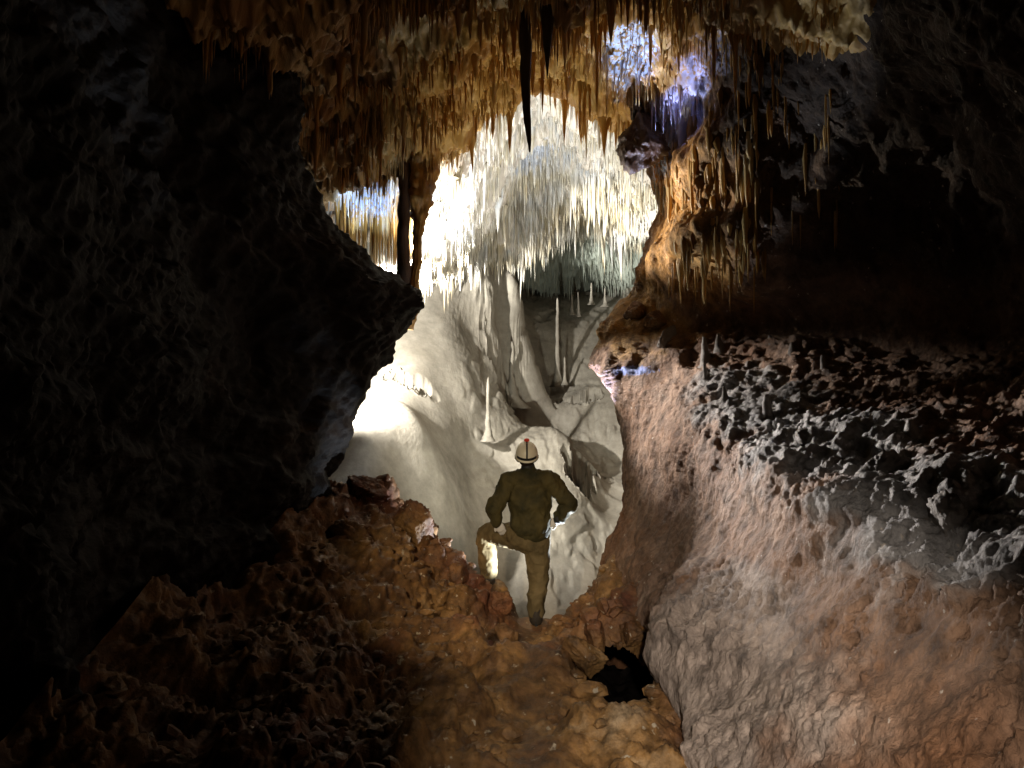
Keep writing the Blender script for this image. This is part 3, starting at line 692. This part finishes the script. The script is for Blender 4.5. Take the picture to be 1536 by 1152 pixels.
M['ledge_rock'] = rock_mat('grey_ledge_rock', [(0.3, (0.10, 0.08, 0.065)), (0.5, (0.20, 0.175, 0.15)), (0.7, (0.34, 0.31, 0.28))], scale=3, rough=0.6, bump=0.6, bscale=28)
for k, (px, t_, b_, r_, lab) in enumerate([
        (1077, 497, 530, .05, 'dark conical stalagmite at the back of the right ledge'), (1055, 500, 552, .05, 'tall dark stalagmite nearest the throat on the right ledge'),
        (1155, 500, 524, .055, 'squat stalagmite alone on the smooth brown part of the ledge'), (1189, 511, 538, .05, 'pointed stalagmite right of the squat one on the ledge'),
        (1095, 548, 572, .025, 'thin pale stalagmite in the middle of the ledge rubble'), (1085, 575, 618, .035, 'stalagmite with a pale left side on the ledge edge'),
        (1152, 586, 642, .05, 'large dark stalagmite on the lower rim of the right ledge'), (1233, 528, 574, .03, 'slim spike of stalagmite towards the dark right wall'),
        (1057, 540, 578, .03, 'small stalagmite below the tall dark one on the ledge'), (1362, 625, 668, .05, 'lone stalagmite on the far right hump of the ledge')]):
    b = onwall(px, b_)
    hgt = (b_ - t_) / F * b[1] * 0.9
    spire('stalagmite', (b[0] + 0.02, b[1], b[2] - 0.05), (b[0], b[1], b[2] + hgt), r_, 0.008, M['ledge_rock'], lab, 'stalagmite', 'stalagmites on the right ledge', seed=60 + k,
          waist=[(0, r_ * 2.2), (0.25, r_ * 1.3), (0.6, r_ * 0.8), (1, 0.012)], bulge=0.35)
for k, (px, py, sz, lab) in enumerate([
        (985, 478, (.12, .10, .09), 'flat ochre boulder on top of the prow of the right wall'), (1000, 510, (.16, .13, .08), 'tilted grey slab lying on the right ledge near its back'),
        (950, 470, (.12, .12, .10), 'rounded ochre block at the tip of the prow'), (1215, 665, (.12, .10, .07), 'pale block on the rim of the right ledge'),
        (1250, 705, (.09, .08, .07), 'small whitish block at the corner of the ledge rim'), (1330, 720, (.16, .14, .10), 'grey boulder on the right ledge beyond the black hollow'),
        (1130, 610, (.10, .09, .06), 'wedge of grey rock below the stalagmites of the ledge'), (1430, 800, (.14, .10, .08), 'grey boulder on the near end of the right ledge')]):
    b = onwall(px, py)
    lump('boulder', b, sz, M['ledge_rock'] if k not in (0, 2) else M['floor'], lab, 'rock', 'boulders on the right ledge', seed=k + 3, amp=0.3, freq=1.1, rot=(k, k * 2, k * .7))

# dark fin at the right of the bright roof: rock spire, and void shadow shaped as solid
fin = lump('spire_shadow_fin', W(966, 212, 7.45), (.24, .2, .27), M['dark_stal'], 'rock spire and shadow shaped as a black fin right of the bright roof', 'rock', seed=43, amp=0.5, freq=0.9)
fin_knob = lump('knob', W(954, 152, 7.5), (.065, .09, .17), M['dark_stal'], None, None, seed=42, amp=0.5, freq=1.4)
fin_knob.parent = fin; fin_knob.location = fin_knob.location - fin.location

# boulders of the left bank
for k, (px, py, Y, sz, mk, lab) in enumerate([
        (545, 735, 7.2, (.22, .2, .14), 'floor', 'ochre boulder wedged under the left wall at the throat'), (530, 830, 6.3, (.3, .22, .13), 'floor', 'broad slab leaning on the left bank'),
        (690, 860, 6.9, (.14, .14, .10), 'floor', 'dark knobbly rock just below the raised boot'), (745, 905, 6.9, (.12, .12, .09), 'floor', 'ochre rock between the two boots'),
        (893, 955, 5.45, (.11, .10, .09), 'floor', 'leftmost of three ochre rocks above the black hole'), (922, 945, 5.55, (.13, .11, .10), 'floor', 'middle one of three ochre rocks above the black hole'), (953, 952, 5.45, (.11, .11, .09), 'floor', 'rightmost of three ochre rocks above the black hole'), (878, 985, 4.95, (.13, .14, .10), 'floor', 'ochre rock at the left rim of the black hole'),
        (620, 790, 7.0, (.2, .16, .16), 'floor', 'large ochre block on the crest of the left bank'), (760, 960, 6.3, (.13, .12, .1), 'floor', 'rock on the left side of the gully below the standing boot')]):
    lump('boulder', W(px, py, Y), sz, M[mk], lab, 'rock', 'boulders of the passage floor', seed=70 + k, amp=0.3, freq=1.3, rot=(k * .5, k, k * 2))

# loose stones over the passage floor: too many and too small to count
rgs = np.random.default_rng(404)
bm = bmesh.new(); bmesh.ops.create_icosphere(bm, subdivisions=2, radius=1.0)
ico_v = np.array([v.co[:] for v in bm.verts], np.float32); ico_f = np.array([[v.index for v in f.verts] for f in bm.faces]); bm.free()
VV, FF, base = [], [], 0
while len(VV) < 600:
    x, y = rgs.uniform(-1.6, 1.0), rgs.uniform(2.6, 7.3)
    rim = len(VV) < 70                                  # stones bedded in the lip of the hole
    if rim:
        th = rgs.uniform(0, 2 * math.pi); e = rgs.uniform(.80, .98); x, y = .72 + .36 * e * math.cos(th), 4.95 + .72 * e * math.sin(th)
    elif math.hypot((x - .72) / .4, (y - 4.95) / .8) < 1.05 or abs(x - .12) < .1: continue
    if math.hypot(x - .235, y - 7.3) < .25 or math.hypot(x + .235, y - 7.5) < .25: continue
    r = rgs.uniform(.035, .085) if rim else 0.012 + 0.045 * rgs.uniform() ** 3
    v = ico_v.copy(); rr = np.full(len(v), 1.2, np.float32)
    for k in range(7):
        nn = rgs.normal(size=3); nn /= np.linalg.norm(nn); dt = v @ nn.astype(np.float32)
        rr = np.where(dt > 1e-3, np.minimum(rr, rgs.uniform(.55, .95) / np.maximum(dt, 1e-3)), rr)
    v = v * rr[:, None] * r * np.array([rgs.uniform(.8, 1.4), rgs.uniform(.8, 1.3), rgs.uniform(.5, .9)], np.float32)
    VV.append(v + np.array([x, y, floor_z(x, y) + r * 0.25], np.float32)); FF.append(ico_f + base); base += len(v)
o = link('rubble', fill_mesh(bpy.data.meshes.new('rubble'), np.concatenate(VV), np.concatenate(FF), False), M['floor'])
tag(o, 'loose ochre stones scattered over the sloping passage floor', 'rubble', None, 'stuff')

# ------------------------------------------------------------------ the caver
Y0 = 7.25
def J(px, py, dy=0.0):
    x, _, z = W(px, py, Y0)
    return Vector((x, Y0 + dy, z))
def tube(bm, pts, rad, sides=14, sub=6):
    """closed tube through pts; rad entries are r or (r_side, r_depth)"""
    pts = [np.array(p) for p in pts]; rad = [(r, r) if np.isscalar(r) else r for r in rad]
    t = np.arange(len(pts)); tt = np.linspace(0, len(pts) - 1, (len(pts) - 1) * sub + 1)
    Pp = np.stack([np.interp(tt, t, [p[k] for p in pts]) for k in range(3)], 1)
    Rr = np.stack([np.interp(tt, t, [r[k] for r in rad]) for k in range(2)], 1)
    for _ in range(2):
        Pp[1:-1] = (Pp[:-2] + 2 * Pp[1:-1] + Pp[2:]) / 4; Rr[1:-1] = (Rr[:-2] + 2 * Rr[1:-1] + Rr[2:]) / 4
    d = np.gradient(Pp, axis=0); d /= np.linalg.norm(d, axis=1, keepdims=True)
    rings = []
    ang = np.linspace(0, 2 * np.pi, sides, endpoint=False)
    # rounded ends
    ends = [(Pp[0] - d[0] * Rr[0].min() * e, d[0], Rr[0] * math.sqrt(1 - e * e)) for e in (0.95, 0.7, 0.35)]
    body = list(zip(Pp, d, Rr))
    ende = [(Pp[-1] + d[-1] * Rr[-1].min() * e, d[-1], Rr[-1] * math.sqrt(1 - e * e)) for e in (0.35, 0.7, 0.95)]
    for p, dd, r in ends + body + ende:
        a = np.cross(dd, [0, 1, 0.001]); a /= max(np.linalg.norm(a), 1e-6); b = np.cross(dd, a)
        rings.append([bm.verts.new(p + a * r[0] * math.cos(u) + b * r[1] * math.sin(u)) for u in ang])
    for A_, B_ in zip(rings[:-1], rings[1:]):
        for k in range(sides):
            bm.faces.new((A_[k], A_[(k + 1) % sides], B_[(k + 1) % sides], B_[k]))
    bm.faces.new(rings[0][::-1]); bm.faces.new(rings[-1])

def skin(name, bm, mat, voxel, parent=None, wrinkle=0.0, smooth=4, wf=14, aniso=1.8):
    bmesh.ops.recalc_face_normals(bm, faces=bm.faces)
    me = bpy.data.meshes.new(name + '_raw'); bm.to_mesh(me); bm.free()
    o = bpy.data.objects.new(name + '_raw', me); COL.objects.link(o)
    r = o.modifiers.new('r', 'REMESH'); r.mode = 'VOXEL'; r.voxel_size = voxel
    sm = o.modifiers.new('s', 'SMOOTH'); sm.factor = 0.5; sm.iterations = smooth
    dg = bpy.context.evaluated_depsgraph_get(); dg.update()
    m2 = bpy.data.meshes.new_from_object(o.evaluated_get(dg)); m2.name = name
    bpy.data.objects.remove(o); bpy.data.meshes.remove(me)
    if wrinkle:
        n = len(m2.vertices); co = np.empty(n * 3, np.float32); no = np.empty(n * 3, np.float32)
        m2.vertices.foreach_get('co', co); m2.vertices.foreach_get('normal', no)
        co = co.reshape(-1, 3); no = no.reshape(-1, 3)
        q = co + 0.03 * np.stack([fbm(co, 6, 2, off=1), fbm(co, 6, 2, off=2), fbm(co, 6, 2, off=3)], 1)
        dd = wrinkle * (fbm(q * np.array([1, 1, aniso], np.float32), wf, 3, 0.5, mode='ridge') - 0.3)
        m2.vertices.foreach_set('co', (co + no * dd[:, None]).ravel()); m2.update()
    for p in m2.polygons: p.use_smooth = True
    return link(name, m2, mat, parent)

def cloth(name, c1, c2, rough=0.8, scale=14, spec=0.2):
    return rock_mat(name, [(0.3, c1), (0.7, c2)], scale=scale, rough=rough, bump=0.25, bscale=160, spec=spec, bdist=0.004)
M['skin'] = cloth('skin', (0.42, 0.24, 0.17), (0.5, 0.3, 0.22), 0.5, 6, 0.4)
M['jacket'] = cloth('olive_canvas', (0.012, 0.014, 0.007), (0.085, 0.066, 0.022), scale=4)
M['trousers'] = cloth('brown_canvas', (0.055, 0.042, 0.018), (0.17, 0.125, 0.058), scale=4)
M['boot'] = cloth('black_rubber', (0.02, 0.017, 0.014), (0.05, 0.04, 0.03), 0.5)
M['hair'] = cloth('dark_hair', (0.015, 0.01, 0.008), (0.03, 0.02, 0.015), 0.6)
M['shell'] = cloth('cream_plastic', (0.62, 0.58, 0.44), (0.7, 0.67, 0.55), 0.35, 5, 0.5)
M['black'] = cloth('black_webbing', (0.012, 0.012, 0.012), (0.03, 0.03, 0.03), 0.6)
M['red'] = cloth('red_plastic', (0.6, 0.04, 0.02), (0.7, 0.06, 0.03), 0.35)
M['glove'] = cloth('white_cotton', (0.5, 0.48, 0.44), (0.62, 0.6, 0.56), 0.9)

hipR, kneeR, ankR = J(806, 806), J(808, 866, .03), J(804, 918, -.01)
hipL, kneeL, ankL = J(783, 806), J(726, 806, .29), J(732, 872, .30)
shL, elL, wrL = J(765, 724), J(740, 762, -.06), J(746, 782, -.03)
shR, elR, wrR = J(825, 724), J(856, 753, -.03), J(836, 780, -.02)
headc = J(790, 682)

def hand(bm, wr, tip_dir, out_dir, g=1.0):
    d = Vector(tip_dir).normalized(); o = Vector(out_dir).normalized(); nrm = d.cross(o).normalized()
    palm = wr + d * 0.05
    tube(bm, [wr - d * 0.01, palm, palm + d * 0.04], [(.024 * g, .02 * g), (.038 * g, .018 * g), (.036 * g, .015 * g)], 10, 3)
    for k, (off, ln) in enumerate([(-.03, .062), (-.01, .074), (.01, .07), (.029, .055)]):
        b = palm + d * 0.04 + o * off
        tube(bm, [b - d * .01, b + d * ln * .5 - nrm * .006, b + d * ln * .8 - nrm * .022, b + d * ln * .9 - nrm * .034], [.0095 * g, .0088 * g, .008 * g, .0065 * g], 8, 2)
    b = wr + d * 0.03 - o * 0.026
    tube(bm, [b, b - o * .026 + d * .02, b - o * .034 + d * .048], [.012 * g, .0105 * g, .008 * g], 8, 2)

bm = bmesh.new()
tube(bm, [J(797, 812), J(797, 790), J(795, 752), J(794, 724), J(792, 712)], [(.15, .10), (.145, .095), (.175, .105), (.165, .09), (.07, .06)], 20)
tube(bm, [J(792, 715), J(791, 698, .01), headc], [.06, .056, .06], 14)
tube(bm, [headc - Vector((0, 0, .075)), headc - Vector((0, -.01, .03)), headc + Vector((0, -.005, .03)), headc + Vector((0, -.005, .085))], [(.052, .06), (.072, .088), (.078, .096), (.05, .062)], 16)
tube(bm, [headc + Vector((0, .088, .012)), headc + Vector((0, .112, -.022))], [.010, .015], 8, 3)                 # nose
tube(bm, [headc + Vector((-.02, .088, -.05)), headc + Vector((.02, .088, -.05))], [.008, .008], 8, 3)           # mouth
for sgn in (-1, 1):
    tube(bm, [headc + Vector((sgn * .078, .0, -.03)), headc + Vector((sgn * .086, -.008, .02))], [(.012, .02), (.012, .026)], 8, 3)   # ears
tube(bm, [shL, elL, wrL], [.055, .045, .028], 12); tube(bm, [shR, elR, wrR], [.055, .045, .028], 12)
tube(bm, [hipR, kneeR, ankR], [.085, .058, .04], 14); tube(bm, [hipL, kneeL, ankL], [.085, .06, .04], 14)
tube(bm, [ankR, ankR + Vector((0, .05, -.055)), ankR + Vector((.01, .17, -.065))], [.04, .042, .03], 12)
tube(bm, [ankL, ankL + Vector((0, .05, -.055)), ankL + Vector((-.02, .17, -.065))], [.04, .042, .03], 12)
hand(bm, wrL, (.3, .1, -.6), (.6, -.1, .3)); hand(bm, wrR, (-.6, .06, -.3), (-.3, -.1, .6))
person = skin('person', bm, M['skin'], 0.0065, None, smooth=3)
tag(person, 'caver seen from behind with hands on hips, one boot raised on the rock', 'person')

bm = bmesh.new()
tube(bm, [J(797, 786), J(797, 780), J(796, 766), J(795, 745), J(794, 724), J(793, 711)], [(.19, .155), (.188, .15), (.172, .135), (.2, .13), (.19, .115), (.085, .075)], 22)
tube(bm, [J(765, 722), J(794, 716), J(825, 722)], [(.08, .085), (.07, .09), (.08, .085)], 14)
tube(bm, [shL, elL, wrL + (elL - wrL) * .12], [.08, .062, .046], 14)
tube(bm, [shR, elR, wrR + (elR - wrR) * .12], [.08, .062, .046], 14)
jacket = skin('jacket', bm, M['jacket'], 0.011, person, wrinkle=0.026, smooth=2, wf=7, aniso=0.55)
for e_, w_ in ((elL, wrL), (elR, wrR)):
    bm = bmesh.new(); tube(bm, [w_ + (e_ - w_) * .16, w_ + (e_ - w_) * .04], [.05, .049], 14, 3)
    skin('cuff', bm, M['black'], 0.008, jacket, smooth=1)
bm = bmesh.new()
tube(bm, [J(793, 712), J(792, 701)], [(.075, .075), (.07, .072)], 16, 4)
skin('collar', bm, M['black'], 0.009, jacket, smooth=2)
bm = bmesh.new()
tube(bm, [J(797, 793), J(797, 796)], [(.192, .15), (.19, .148)], 24, 3)
skin('hem_band', bm, M['jacket'], 0.009, jacket, smooth=1)
bm = bmesh.new()
tube(bm, [J(797, 796), J(797, 812)], [(.16, .11), (.168, .12)], 20)
tube(bm, [hipR + Vector((.0, 0, .03)), J(806, 835, .01), kneeR, J(805, 895, .0), ankR - Vector((0, 0, .0))], [.112, .106, .088, .078, .07], 16)
tube(bm, [hipL + Vector((.0, 0, .0)), kneeL, ankL], [.118, .092, .072], 16)
skin('trousers', bm, M['trousers'], 0.011, person, wrinkle=0.018, smooth=2, wf=8, aniso=0.7)
for a_, s_ in ((ankR, .01), (ankL, -.02)):
    bm = bmesh.new()
    tube(bm, [a_ + Vector((0, 0, .08)), a_ + Vector((0, 0, -.01)), a_ + Vector((0, .03, -.05))], [.060, .064, .066], 14)
    tube(bm, [a_ + Vector((0, -.012, .04)), a_ + Vector((0, -.014, -.06))], [.066, .068], 14)
    tube(bm, [a_ + Vector((0, -.035, -.055)), a_ + Vector((s_, .1, -.06)), a_ + Vector((s_ * 2, .2, -.065))], [(.066, .045), (.066, .042), (.05, .034)], 14)
    boot = skin('boot', bm, M['boot'], 0.009, person, smooth=2)
    bm = bmesh.new()
    tube(bm, [a_ + Vector((0, -.06, -.095)), a_ + Vector((s_, .08, -.095)), a_ + Vector((s_ * 2, .21, -.093))], [(.064, .016), (.064, .016), (.048, .016)], 14)
    skin('sole', bm, M['black'], 0.008, boot, smooth=1)
for wr, dd, oo in ((wrL, (.3, .1, -.6), (.6, -.1, .3)), (wrR, (-.6, .06, -.3), (-.3, -.1, .6))):
    bm = bmesh.new(); hand(bm, wr, dd, oo, 1.22)
    skin('glove', bm, M['glove'], 0.0055, person, smooth=1)
bm = bmesh.new()
tube(bm, [headc + Vector((0, -.03, -.055)), headc + Vector((0, -.028, .0)), headc + Vector((0, -.02, .07))], [(.07, .06), (.083, .078), (.055, .05)], 14)
skin('hair', bm, M['hair'], 0.008, person, wrinkle=0.004, smooth=1, wf=40)

# helmet: shell, brim, straps, rear light, headlamp; tipped back because he looks up
hm = bpy.data.objects.new('helmet', None)
tilt = R(24)
def lathe(name, prof, mat, parent, sx=1.0, sy=1.0, sides=40, loc=(0, 0, 0)):
    bm = bmesh.new(); rings = []
    for r, z in prof:
        rings.append([bm.verts.new((r * sx * math.cos(a), r * sy * math.sin(a), z)) for a in np.linspace(0, 2 * np.pi, sides, endpoint=False)])
    for A_, B_ in zip(rings[:-1], rings[1:]):
        for k in range(sides): bm.faces.new((A_[k], A_[(k + 1) % sides], B_[(k + 1) % sides], B_[k]))
    bm.faces.new(rings[-1]); 
    bmesh.ops.recalc_face_normals(bm, faces=bm.faces)
    me = bpy.data.meshes.new(name); bm.to_mesh(me); bm.free()
    for p in me.polygons: p.use_smooth = True
    return link(name, me, mat, parent, loc)
prof = [(.100, -.03), (.110, -.032), (.112, -.024), (.1085, -.02)] + [(.108 * math.cos(a) ** 0.8, -.02 + .128 * math.sin(a) ** 0.9) for a in np.linspace(0.08, 1.54, 18)]
hel = lathe('helmet', prof, M['shell'], person, 0.96, 1.12)
hel.scale = (1.06, 1.06, 1.06); hel.location = headc + Vector((0, -.02, .012)); hel.rotation_euler = (tilt, 0, 0)
def band(name, pts, wdt, mat, parent, thick=0.004, rad=None):
    """flat strap along pts (list of (point, outward normal))"""
    bm = bmesh.new(); prev = None
    for k, (p, nn) in enumerate(pts):
        p = Vector(p); nn = Vector(nn).normalized()
        q0 = Vector(pts[min(k + 1, len(pts) - 1)][0]) - Vector(pts[max(k - 1, 0)][0]); s_ = q0.cross(nn).normalized() * wdt / 2
        ring = [bm.verts.new(p + s_), bm.verts.new(p + s_ + nn * thick), bm.verts.new(p - s_ + nn * thick), bm.verts.new(p - s_)]
        if prev:
            for a in range(4): bm.faces.new((prev[a], prev[(a + 1) % 4], ring[(a + 1) % 4], ring[a]))
        else: bm.faces.new(ring)
        prev = ring
    bm.faces.new(prev[::-1]); bmesh.ops.recalc_face_normals(bm, faces=bm.faces)
    me = bpy.data.meshes.new(name); bm.to_mesh(me); bm.free()
    return link(name, me, mat, parent)
def on_shell(az, el): return (.108 * .96 * math.cos(el) ** 0.8 * math.cos(az), .108 * 1.12 * math.cos(el) ** 0.8 * math.sin(az), -.02 + .128 * math.sin(el) ** 0.9)
band('strap', [(on_shell(-math.pi / 2, e), on_shell(-math.pi / 2, e)) for e in np.linspace(0.12, 1.55, 14)], .016, M['black'], hel)
band('strap', [(on_shell(math.pi / 2, e), on_shell(math.pi / 2, e)) for e in np.linspace(0.5, 1.55, 8)], .016, M['black'], hel)
band('lamp_band', [(on_shell(a, 0.16), on_shell(a, 0.1)) for a in np.linspace(-math.pi / 2 - 1.0, -math.pi / 2 + 1.0, 14)], .024, M['black'], hel)
band('chin_strap', [((-.107, .0, -.02), (-1, 0, 0)), ((-.104, .02, -.06), (-1, 0, 0)), ((-.08, .05, -.11), (-1, 0, -.3)), ((0, .065, -.14), (0, .2, -1)), ((.08, .05, -.11), (1, 0, -.3)), ((.104, .02, -.06), (1, 0, 0)), ((.107, 0, -.02), (1, 0, 0))], .014, M['black'], hel)
def rbox(name, size, mat, parent, loc, rot=(0, 0, 0)):
    bm = bmesh.new(); bmesh.ops.create_cube(bm, size=1.0)
    for v in bm.verts: v.co = Vector((v.co.x * size[0], v.co.y * size[1], v.co.z * size[2]))
    bmesh.ops.bevel(bm, geom=bm.edges[:], offset=min(size) * 0.25, segments=2, affect='EDGES')
    me = bpy.data.meshes.new(name); bm.to_mesh(me); bm.free()
    o = link(name, me, mat, parent, loc); o.rotation_euler = rot
    return o
rbox('rear_light', (.05, .03, .026), M['red'], hel, (0, .035, .122), (R(-15), 0, 0))
hl = rbox('headlamp', (.06, .04, .04), M['black'], hel, (0, .125, .03), (R(10), 0, 0))
lathe('lens', [(.016, 0), (.017, .006), (.001, .007)], M['shell'], hl, sides=16, loc=(0, .02, 0)).rotation_euler = (R(-90), 0, 0)
